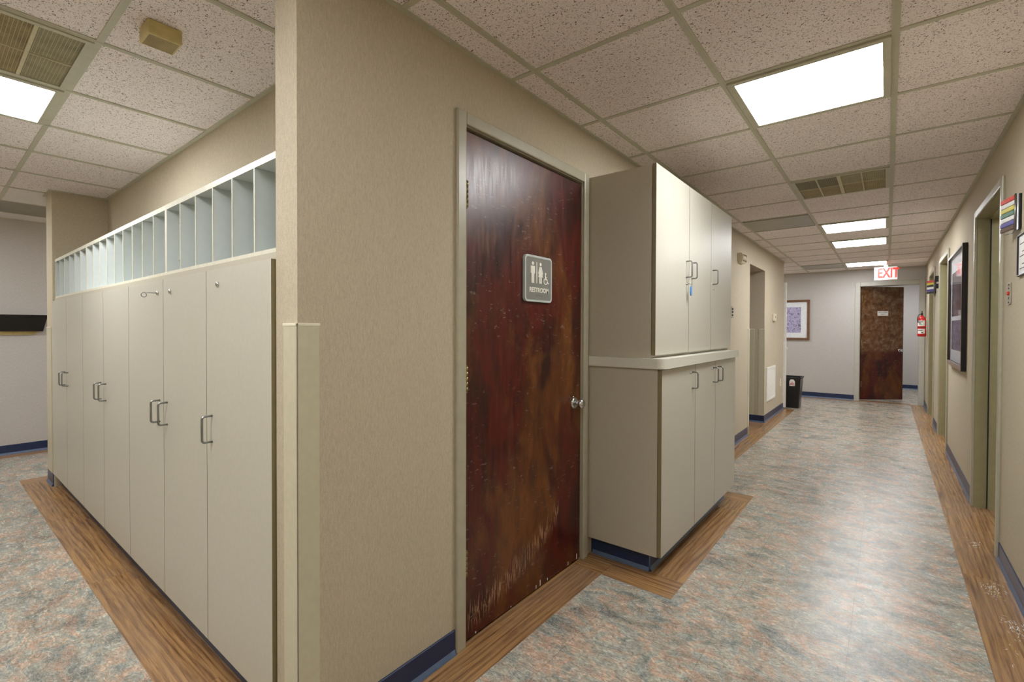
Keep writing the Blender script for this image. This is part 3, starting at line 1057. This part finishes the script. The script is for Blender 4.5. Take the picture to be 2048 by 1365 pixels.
# blue base around the plinth
b = MB()
xt, yt = -.995, 2.45
b.box(XL + .002, xt, yt, YC2 - .03, 0, .105)
k = len(b.f)
b.prism([(yt, 0), (yt - .016, 0), (yt - .014, .006), (yt - .005, .022), (yt - .004, .10), (yt, .10)], 'x', XL + .014, xt + .004)
b.mi[k + 3] = 1; b.mi[k + 4] = 1
k = len(b.f)
b.prism([(xt, 0), (xt + .016, 0), (xt + .014, .006), (xt + .005, .022), (xt + .004, .10), (xt, .10)], 'y', yt - .004, YC2 - .03)
b.mi[k + 3] = 1; b.mi[k + 4] = 1
b.tube([(xt + .004, yt - .004, 0), (xt + .004, yt - .004, .1)], .0045, m=1, n=8)
b.build('toe_kick', [M['blue'], M['blue_toe']], t)
ls = [YC, 2.953, 3.383, YC2]
b = MB()
for q in ls[1:3]: b.box(XW - .0205, XW - .0195, q - .0021, q + .0021, .11, 1.09)
b.build('door_gap', M['rubber'], t)  # shade of the two seams, put in as dark strips
for k in range(3):
    dd = door_panel(XW - .020, XW, ls[k] + .0022, ls[k + 1] - .0022, .108, 1.092, 'x', t)
    hy = (2.892, 3.325, 3.437)[k]
    pull(dd, (XW, hy, 1.002), (1, 0, 0))
    if k < 2:
        lock(dd, (XW, hy - .035, 1.046), (1, 0, 0), .006)
# countertop with a rounded front corner
b = MB()
pts = [(XL + .0008, YC - .022)]
cx, cy, rr = -.938, YC + .022, .044
for k in range(9):
    a = -PI / 2 + PI / 2 * k / 8
    pts.append((cx + rr * math.cos(a), cy + rr * math.sin(a)))
pts += [(-.894, YC2 + .01), (XL + .0008, YC2 + .01)]
# keep it clear of the door casing
pts[0] = (XL + .0155, YC - .022)
pts = [(XL + .0008, YC + .0)] + [(XL + .0155, YC + .0)] + pts
b.prism(pts, 'z', 1.0985, 1.152)
ct = b.build('countertop', M['counter'])
tag(ct, 'putty countertop with a rounded corner between the lower and upper cabinets', 'countertop')

t = thing('upper_cabinet', ((XL + XU) / 2, (YC + YC2) / 2, 1.153), 'tall putty three-door cabinet standing on the countertop', 'cabinet')
b = MB(); b.box(XL + .0005, XU - .024, YC, YC2 + .01, 1.153, 2.172)
b.build('body', M['lam_side'], t)
us = [YC, 2.934, 3.392, YC2 + .01]
b = MB()
for q in us[1:3]: b.box(XU - .0240, XU - .0195, q - .0023, q + .0023, 1.17, 2.17)
b.build('door_gap', M['rubber'], t)  # dark strips behind the seams imitate their shade
for k in range(3):
    dd = door_panel(XU - .020, XU, us[k] + .0024, us[k + 1] - .0024, 1.168, 2.176, 'x', t)
    hy = (2.885, 2.982, 3.437)[k]
    pull(dd, (XU, hy, 1.668), (1, 0, 0))
    if k != 1:
        lock(dd, (XU, hy, 1.580 if k == 0 else 1.583), (1, 0, 0), .006)
t = thing('key_with_tag', (XU + .0085, 2.885, 1.58), 'key with a blue plastic tag hanging from the upper cabinet lock', 'key')
b = MB(); b.tube([(XU + .008, 2.885, 1.58), (XU + .030, 2.885, 1.58)], .0018, n=8)
b.tube([(XU + .030, 2.885 + .008 * math.cos(a), 1.572 + .008 * math.sin(a)) for a in [2 * PI * k / 14 for k in range(15)]], .0012, n=6)
b.build('key', M['nickel'], t)
b = MB()
pts = [(.013 * math.cos(2 * PI * k / 20), 1.537 + .030 * math.sin(2 * PI * k / 20)) for k in range(20)]
b.prism([(2.892 + u, v) for u, v in pts], 'x', XU + .024, XU + .029)
b.build('tag', M['tag_blue'], t)

# ---------------------------------------------------------------- left wall, far part
t = thing('alarm_horn', (XL, 5.94, 2.13), 'cream curved horn unit high on the left wall before the cased opening', 'alarm')
b = MB()
pr = [(XL + .0005, 2.075)] + [(XL + .035 + .022 * math.cos(a), 2.13 + .055 * math.sin(a)) for a in [(-PI / 2) + PI * k / 10 for k in range(11)]] + [(XL + .0005, 2.185)]
b.prism(pr, 'y', 5.84, 6.03)
b.build('housing', M['offwhite'], t)
b = MB()
for k in range(4):
    b.box(XL + .045, XL + .0585, 5.86 + k * .045, 5.875 + k * .045, 2.09, 2.17)
b.build('slots', M['yellowed_dark'], t)
t = thing('switch_plate', (XL, 5.60, 1.50), 'narrow steel plate with black switches beside the upper cabinet', 'switch plate')
rbox(XL + .0005, XL + .006, 5.55, 5.65, 1.44, 1.565, r=.002).build('plate', M['plate'], t)
for k in range(3):
    rbox(XL + .006, XL + .013, 5.58, 5.62, 1.458 + k * .034, 1.476 + k * .034, r=.002).build('switch', M['black'], t)
t = thing('thermostat', (XL, 8.1, 1.49), 'small cream thermostat on the left wall past the cased opening', 'thermostat')
rbox(XL + .0005, XL + .028, 7.98, 8.12, 1.435, 1.548, r=.006).build('housing', M['offwhite'], t)
b = MB(); b.tube([(XL + .028, 8.03, 1.50), (XL + .031, 8.03, 1.50)], .016, n=16); b.build('dial', M['black'], t)
b = MB(); b.tube([(XL + .02, 8.18, 1.44), (XL + .03, 8.19, 1.425), (XL + .03, 8.19, 1.45), (XL + .0005, 8.19, 1.46)], .003, n=8); b.build('bracket', M['plate'], t)
t = thing('return_air_grille', (XL, 7.85, .5), 'white louvred air grille low on the left wall past the opening', 'vent')
b = MB()
y0, y1, z0, z1 = 7.53, 8.17, .272, .765
for bx in ((y0, y1, z0, z0 + .035), (y0, y1, z1 - .035, z1), (y0, y0 + .04, z0 + .035, z1 - .035), (y1 - .04, y1, z0 + .035, z1 - .035)):
    b.bbox(XL + .0005, XL + .014, *bx, r=.003)
b.build('frame', M['white'], t)
b = MB(); b.box(XL + .0005, XL + .002, y0 + .04, y1 - .04, z0 + .035, z1 - .035); b.build('backing', M['filter_grey'], t)
b = MB()
for k in range(26):
    yy = y0 + .045 + k * (y1 - y0 - .09) / 25.5
    b.prism([(XL + .003, yy), (XL + .011, yy + .012), (XL + .010, yy + .0135), (XL + .002, yy + .0015)], 'z', z0 + .035, z1 - .035)
b.build('louvre_slats', M['white'], t)
t = thing('wall_outlet', (XL, 8.67, .46), 'white electrical outlet low on the left wall near the waste bin', 'outlet')
rbox(XL + .0005, XL + .006, 8.63, 8.71, .40, .52, r=.002).build('plate', M['white'], t)
for z in (.435, .485):
    rbox(XL + .006, XL + .009, 8.65, 8.69, z - .015, z + .015, r=.003).build('socket', M['offwhite'], t)

# white door folded back at the hall corner
d = structure('door_6', (-1.72, 8.95, 0))
rbox(-2.11, XL + .038, 8.935, 8.975, .02, 2.09, r=.002).build('door_leaf', M['white_paint'], d)
rbox(XL + .030, XL + .055, 8.93, 8.98, .985, 1.02, r=.004).build('latch', M['white'], d)

# waste bin
t = thing('waste_bin', (-1.30, 9.24, 0), 'tall black plastic waste bin at the end of the left wall', 'waste bin')
def ring(x0, x1, y0, y1, z, r, n=5):
    pts = []
    for cx_, cy_, a0 in ((x1 - r, y1 - r, 0), (x0 + r, y1 - r, 90), (x0 + r, y0 + r, 180), (x1 - r, y0 + r, 270)):
        for k in range(n + 1):
            a = math.radians(a0 + 90 * k / n)
            pts.append((cx_ + r * math.cos(a), cy_ + r * math.sin(a), z))
    return pts
def loft(b, rings, m=0, close=True):
    k0 = len(b.v); n = len(rings[0])
    for r_ in rings: b.v += [Vector(p) for p in r_]
    for i in range(len(rings) - 1):
        for j in range(n):
            b.f.append((k0 + i * n + j, k0 + i * n + (j + 1) % n, k0 + (i + 1) * n + (j + 1) % n, k0 + (i + 1) * n + j))
            b.mi.append(m); b.sm.append(False); b.uv.append([(0, 0)] * 4)
    if close:
        b.f.append(tuple(range(k0, k0 + n))); b.mi.append(m); b.sm.append(False); b.uv.append([(0, 0)] * n)
        kk = k0 + (len(rings) - 1) * n
        b.f.append(tuple(range(kk, kk + n))); b.mi.append(m); b.sm.append(False); b.uv.append([(0, 0)] * n)
b = MB()
loft(b, [ring(-1.43, -1.142, 9.11, 9.38, .001, .02), ring(-1.475, -1.115, 9.06, 9.42, .505, .025), ring(-1.468, -1.122, 9.067, 9.413, .505, .022), ring(-1.425, -1.150, 9.118, 9.372, .012, .018)])
b.build('body', M['black'], t)
b = MB()
loft(b, [ring(-1.482, -1.106, 9.051, 9.43, .497, .028), ring(-1.484, -1.104, 9.049, 9.432, .517, .028), ring(-1.466, -1.124, 9.069, 9.412, .517, .022), ring(-1.466, -1.124, 9.069, 9.412, .497, .022)], close=False)
b.build('rim', M['rubber'], t)
b = MB()
def bin_pt(x, z): return (x, 9.11 - .05 * z / .505 - .0012, z)
b.quad([bin_pt(-1.275, .37), bin_pt(-1.195, .37), bin_pt(-1.195, .45), bin_pt(-1.215, .48), bin_pt(-1.255, .48), bin_pt(-1.275, .45)])
b.build('sticker', M['paper'], t)
b = MB()
for z, a, e in ((.385, -1.27, -1.20), (.405, -1.262, -1.208), (.43, -1.25, -1.22)):
    p = [bin_pt(a, z), bin_pt(e, z), bin_pt(e, z + .012), bin_pt(a, z + .012)]
    b.quad([(x, y - .0006, zz) for x, y, zz in p])
b.build('sticker_print', M['label_pink'], t)

# ---------------------------------------------------------------- end wall
d = structure('door_5', (EO[0], YE, 0))
frame_parts(d, 'x', YE, -1, EO[0], EO[1], DH - .02, .12, mat_c='pale_frame', mat_j='pale_frame', stop=False, w_=.077)
d2 = structure('door_7', (EO[0] + .012, YE + .128, 0), math.radians(38.5))
L_ = .775
lf = rbox(0, L_, -.020, .020, .012, DH - .02, r=.002).build('door_leaf', M['door2'], d2, rot=True)
lf.location = (0, 0, 0)
for z in (.25, 1.02, 1.85):
    b = MB()
    for k in range(5):
        b.tube([(-.004, -.026, z + .021 * k), (-.004, -.026, z + .021 * k + .019)], .007, n=10)
    b.build('hinge', M['brass'], d2, rot=True)
b = MB()
p = Vector((L_ - .065, -.020, .93)); o = Vector((0, -1, 0))
b.tube([p, p + o * .004, p + o * .010, p + o * .013], [.033, .033, .028, .015], n=20)
b.tube([p + o * .012, p + o * .030], [.011, .011], n=12)
b.tube([p + o * q for q in (.028, .032, .040, .050, .058, .063)], [.012, .02, .0265, .0275, .024, .012], n=20)
b.build('door_knob', M['chrome'], d2, rot=True)
# notice on that door
nt = thing('door_notice', (EO[0] + .012, YE + .128, 0), 'small white paper notice taped to the open brown door', 'notice', rz=math.radians(38.5))
b = MB(); b.box(.29, .49, -.0216, -.0204, 1.575, 1.66); b.build('paper', M['paper'], nt, rot=True)
b = MB()
m4 = plane_mat((.39, -.0217, 1.634), (1, 0, 0), (0, 0, 1))
text_mesh(b, 'EMPLOYEES', .030, m4, .0006)
m4 = plane_mat((.39, -.0217, 1.600), (1, 0, 0), (0, 0, 1))
text_mesh(b, 'ONLY', .030, m4, .0006)
b.build('lettering', M['ink'], nt, rot=True)

# exit sign, hung just under the ceiling
ye_ = 10.2
t = thing('exit_sign', (-.02, ye_, 2.36), 'lit exit sign with a left arrow hanging over the far doorway', 'sign')
e0, e1, z0, z1 = -.186, .122, 2.158, 2.376
rbox(e0, e1, ye_, ye_ + .045, z0, z1, r=.004).build('housing', M['white'], t)
rbox(e0 + .008, e1 - .008, ye_ - .003, ye_, z0 + .008, z1 - .008, r=.001, seg=1).build('face', M['exit_face'], t)
b = MB()
m4 = plane_mat((.0, ye_ - .0035, (z0 + z1) / 2), (1, 0, 0), (0, 0, 1)) @ Matrix.Diagonal((.62, 1, 1, 1))
text_mesh(b, 'EXIT', .225, m4, .0015, bold=.006)
b.build('lettering', M['exit_red'], t)
b = MB()
cxx, czz = -.160, (z0 + z1) / 2
for s_ in (1, -1):
    b.prism([(cxx, czz), (cxx + .004, czz + s_ * .0), (cxx + .026, czz + s_ * .026), (cxx + .018, czz + s_ * .026)], 'y', ye_ - .0045, ye_ - .003)
b.build('arrow', M['exit_red'], t)
rbox(-.06, .0, ye_ + .0, ye_ + .045, z1, H - .008, r=.003).build('stem', M['white'], t)
rbox(-.10, .04, ye_ - .02, ye_ + .065, H - .016, H - .006, r=.003).build('canopy', M['white'], t)

# framed picture on the end wall
def framed(name, t, ax, face, s, a, b_, z0, z1, fw, th, matw, fm, art, matm='mat_board', glass=True):
    def P(bb, u0, u1, n0, n1, za, zb, r=.002):
        n0, n1 = sorted((face + s * n0, face + s * n1))
        if ax == 'y': bb.bbox(n0, n1, u0, u1, za, zb, r=r)
        else: bb.bbox(u0, u1, n0, n1, za, zb, r=r)
    f = MB()
    P(f, a, b_, .001, th, z1 - fw, z1); P(f, a, b_, .001, th, z0, z0 + fw)
    P(f, a, a + fw, .001, th, z0 + fw, z1 - fw); P(f, b_ - fw, b_, .001, th, z0 + fw, z1 - fw)
    f.build('frame', M[fm], t)
    m_ = MB(); P(m_, a + fw, b_ - fw, .004, th * .45, z0 + fw, z1 - fw, .0005); m_.build('mat_board', M[matm], t)
    p = MB(); P(p, a + fw + matw[0], b_ - fw - matw[0], th * .45, th * .45 + .0015, z0 + fw + matw[1], z1 - fw - matw[1], .0004)
    p.build('picture', M[art], t)
    if glass:
        g_ = MB(); P(g_, a + fw + .0005, b_ - fw - .0005, th * .7, th * .7 + .002, z0 + fw + .0005, z1 - fw - .0005, .0004)
        g_.build('glass', M['glass'], t)
t = thing('framed_print', (-1.6, YE, 1.5), 'violet tree print in a brown wooden frame on the end wall', 'picture')
framed('framed_print', t, 'x', YE, -1, -2.02, -1.187, 1.11, 1.897, .042, .025, (.105, .10), 'brown_wood', 'art_tree')

# ---------------------------------------------------------------- right wall
for idx, (a, e) in enumerate((R1, R2, R3)):
    d = structure('door_%d' % (idx + 2), (XR, a, 0))
    frame_parts(d, 'y', XR, -1, a, e, DH, .17, 'frame_paint', 'jamb_paint', stop=True)
    if idx == 0:
        b = MB(); b.tube([(XR - .0132, e + .02, .15), (XR - .0150, e + .02, .15)], .006, n=10); b.build('screw', M['plate'], d)
t = thing('framed_poster', (XR, 5.93, 1.5), 'large black-framed poster between the first and second doorways on the right', 'picture')
def P2(bb, y0, y1, x0, x1, z0, z1, r=.002): bb.bbox(XR - x1, XR - x0, y0, y1, z0, z1, r=r)
pa, pb, pz0, pz1 = 5.37, 6.52, .965, 2.03
b = MB()
for q in ((pa, pb, pz1 - .022, pz1), (pa, pb, pz0, pz0 + .045), (pa, pa + .022, pz0 + .045, pz1 - .022), (pb - .022, pb, pz0 + .045, pz1 - .022)):
    P2(b, q[0], q[1], .001, .034, q[2], q[3])
b.build('frame', M['black_frame'], t)
b = MB()
for q in ((pa + .002, pb - .002, pz1 - .020, pz1 - .002), (pa + .002, pb - .002, pz0 + .002, pz0 + .043), (pb - .020, pb - .002, pz0 + .045, pz1 - .022), (pa + .002, pa + .020, pz0 + .045, pz1 - .022)):
    P2(b, q[0], q[1], .034, .0355, q[2], q[3], .0005)
b.build('frame_face', M['mitre_wood'], t)
b = MB(); P2(b, pa + .022, pb - .022, .004, .012, pz0 + .045, pz1 - .022, .0005); b.build('mat_board', M['mat_board'], t)
b = MB(); P2(b, pa + .13, pb - .13, .012, .0135, 1.44, 1.86, .0003); b.build('picture', M['art_city'], t)
b = MB(); P2(b, pa + .13, pb - .13, .012, .0135, 1.12, 1.40, .0003); b.build('lower_picture', M['art_tree'], t)
b = MB(); P2(b, pa + .0225, pb - .0225, .026, .028, pz0 + .0455, pz1 - .0225, .0003); b.build('glass', M['glass'], t)

# room status flags
def flags(yn, z0, z1, label, cols, ang=15, L=.13, bracket=True):
    t = thing('signal_flag_holder', (XR, yn, z0), label, 'signal flags')
    n = len(cols)
    h = (z1 - z0) / n
    rbox(XR - .012, XR - .0005, yn - .008, yn + .030, z0 - .004, z1 + .002, r=.002).build('back_plate', M['black'], t)
    a = math.radians(ang)
    for k, (c1, c2) in enumerate(cols):
        za, zb = z1 - (k + 1) * h + .0015, z1 - k * h - .0015
        m_ = Matrix.Translation((XR - .022, yn, 0)) @ Matrix.Rotation(a, 4, 'Z')
        bm = bmesh.new()
        bmesh.ops.create_cube(bm, size=1)
        for v in bm.verts:
            v.co = Vector((v.co.x * .010, (v.co.y + .5) * L, za + (v.co.z + .5) * (zb - za)))
        bmesh.ops.bevel(bm, geom=list(bm.edges), offset=.0015, segments=2, affect='EDGES')
        b = MB(); b.add(bm, 0, False, m_)
        b.build('flag', M[c1], t)
    b = MB(); b.tube([(XR - .022, yn, z0 - .004), (XR - .022, yn, z1 + .004)], .004, n=8)
    if bracket:
        b.tube([(XR - .022, yn, z0 - .004), (XR - .025, yn + .02, z0 - .016), (XR - .04, yn + .10, z0 - .012)], .003, n=8)
    b.build('hinge_pin', M['nickel'], t)
FC = [('red_plastic', 0), ('flag_white', 0), ('yellow', 0), ('green', 0), ('flag_white', 0), ('blue_flag', 0), ('brown_flag', 0)]  # the white after red is glare, put in as a flag
flags(3.39, 1.81, 1.98, 'stack of coloured signal flags beside the nearest right-hand doorway', FC, 11, .15)
flags(8.60, 1.81, 1.99, 'stack of coloured signal flags beside the farthest right-hand doorway', [('red_plastic', 0), ('yellow', 0), ('black_flag', 0), ('flag_white', 0), ('blue_flag', 0), ('black_flag', 0)], 25, .15)
t = thing('sign_bracket', (XR, 8.12, 1.92), 'dark bracket seen edge-on between the second and third right-hand doorways', 'bracket')
rbox(XR - .045, XR - .0005, 8.08, 8.11, 1.925, 2.0, r=.003).build('upper_clip', M['black'], t)
rbox(XR - .040, XR - .0005, 8.08, 8.11, 1.84, 1.90, r=.003).build('lower_clip', M['black'], t)
t = thing('call_plate', (XR, 3.63, 1.5), 'steel call plate with a red button beside the nearest right-hand doorway', 'switch plate')
rbox(XR - .006, XR - .0005, 3.60, 3.665, 1.445, 1.56, r=.0015).build('plate', M['plate'], t)
b = MB(); b.tube([(XR - .006, 3.632, 1.503), (XR - .014, 3.632, 1.503)], [.011, .009], n=14); b.build('button', M['red_plastic'], t)
b = MB()
for z in (1.455, 1.478, 1.53, 1.55):
    b.tube([(XR - .006, 3.632, z), (XR - .008, 3.632, z)], .004, n=8)
b.build('indicator', M['rubber'], t)
t = thing('wall_notice', (XR, 3.3, 1.67), 'thin black-framed notice at the right edge of the view', 'notice')
framed('wall_notice', t, 'y', XR, -1, 3.10, 3.41, 1.572, 1.775, .006, .012, (.02, .02), 'black_frame', 'paper', glass=False)
b = MB()
for k in range(7):
    b.box(XR - .0075, XR - .0069, 3.14, 3.37 - (k % 3) * .05, 1.605 + k * .02, 1.609 + k * .02)
b.build('text_lines', M['ink'], t)

# fire extinguisher
t = thing('fire_extinguisher', (.425, 10.2, 1.2), 'red fire extinguisher with white labels hung on the right wall by the far doorway', 'fire extinguisher')
cx, cy = .438, 10.2
b = MB()
pr = [(1.205, .040), (1.21, .052), (1.22, .056), (1.48, .056), (1.505, .050), (1.525, .036), (1.54, .020), (1.55, .018)]
b.tube([(cx, cy, z) for z, _ in pr], [r_ for _, r_ in pr], n=28)
b.build('cylinder', M['red'], t)
b = MB()
for z0_, z1_, w_ in ((1.25, 1.33, .9), (1.375, 1.465, .9)):
    n = 12
    for k in range(n):
        a0 = -PI / 2 - .9 + 1.8 * k / n - .2
        a1 = a0 + 1.8 / n
        rr = .0568
        b.quad([(cx + rr * math.cos(a0), cy + rr * math.sin(a0), z0_), (cx + rr * math.cos(a1), cy + rr * math.sin(a1), z0_), (cx + rr * math.cos(a1), cy + rr * math.sin(a1), z1_), (cx + rr * math.cos(a0), cy + rr * math.sin(a0), z1_)])
b.build('label', M['paper'], t)
b = MB()
for z0_, z1_, s0, s1 in ((1.30, 1.312, -.8, .3), (1.262, 1.276, .1, .45), (1.44, 1.45, -.6, .4), (1.40, 1.41, -.5, .2), (1.42, 1.43, -.6, 0)):
    n = 8
    for k in range(n):
        a0 = -PI / 2 - .2 + s0 + (s1 - s0) * k / n
        a1 = a0 + (s1 - s0) / n
        rr = .0574
        b.quad([(cx + rr * math.cos(a0), cy + rr * math.sin(a0), z0_), (cx + rr * math.cos(a1), cy + rr * math.sin(a1), z0_), (cx + rr * math.cos(a1), cy + rr * math.sin(a1), z1_), (cx + rr * math.cos(a0), cy + rr * math.sin(a0), z1_)])
b.build('label_print', M['black_ink'], t)
b = MB()
b.bbox(cx - .014, cx + .014, cy - .016, cy + .016, 1.55, 1.585, r=.003)
b.bbox(cx - .008, cx + .008, cy - .085, cy + .02, 1.588, 1.596, r=.002)
b.bbox(cx - .008, cx + .008, cy - .075, cy + .01, 1.608, 1.618, r=.002)
b.tube([(cx, cy + .012, 1.59), (cx, cy + .012, 1.612)], .006, n=10)
b.build('valve_handle', M['black'], t)
b = MB()
b.tube([(cx - .012, cy - .005, 1.568), (cx - .03, cy - .03, 1.567), (cx - .048, cy - .045, 1.54), (cx - .055, cy - .048, 1.49), (cx - .052, cy - .046, 1.43)], .0065, n=10)
b.build('hose', M['black'], t)
b = MB(); b.tube([(cx, cy, 1.347), (cx, cy, 1.357)], .0575, n=28); b.build('strap', M['rubber'], t)
rbox(cx + .050, XR - .0005, cy - .02, cy + .02, 1.30, 1.50, r=.002).build('wall_bracket', M['white'], t)

# ---------------------------------------------------------------- wall file pocket, far left
t = thing('wall_file_pocket', (-7.05, .5, 1.35), 'black plastic wall file pocket on the far left wall', 'file holder')
b = MB()
y0, y1 = .18, .860
def slab(b, x, z0, z1, a0, a1, c0, c1, th):
    """front panel leaning out, trapezoid: bottom a0..a1, top c0..c1."""
    pass
bot = [(-7.0495, .215, 1.268), (-7.0495, .832, 1.268), (-7.00, .832, 1.268), (-7.00, .215, 1.268)]
top = [(-7.0495, .180, 1.438), (-7.0495, .866, 1.438), (-6.965, .866, 1.438), (-6.965, .180, 1.438)]
loft(b, [bot, top])
b.build('pocket', M['black'], t)
b = MB()
loft(b, [[(-7.0495, .25, 1.232), (-7.0495, .76, 1.232), (-7.035, .76, 1.232), (-7.035, .25, 1.232)], [(-7.0495, .22, 1.267), (-7.0495, .81, 1.267), (-7.035, .81, 1.267), (-7.035, .22, 1.267)]])
b.build('mounting_strip', M['yellowed'], t)
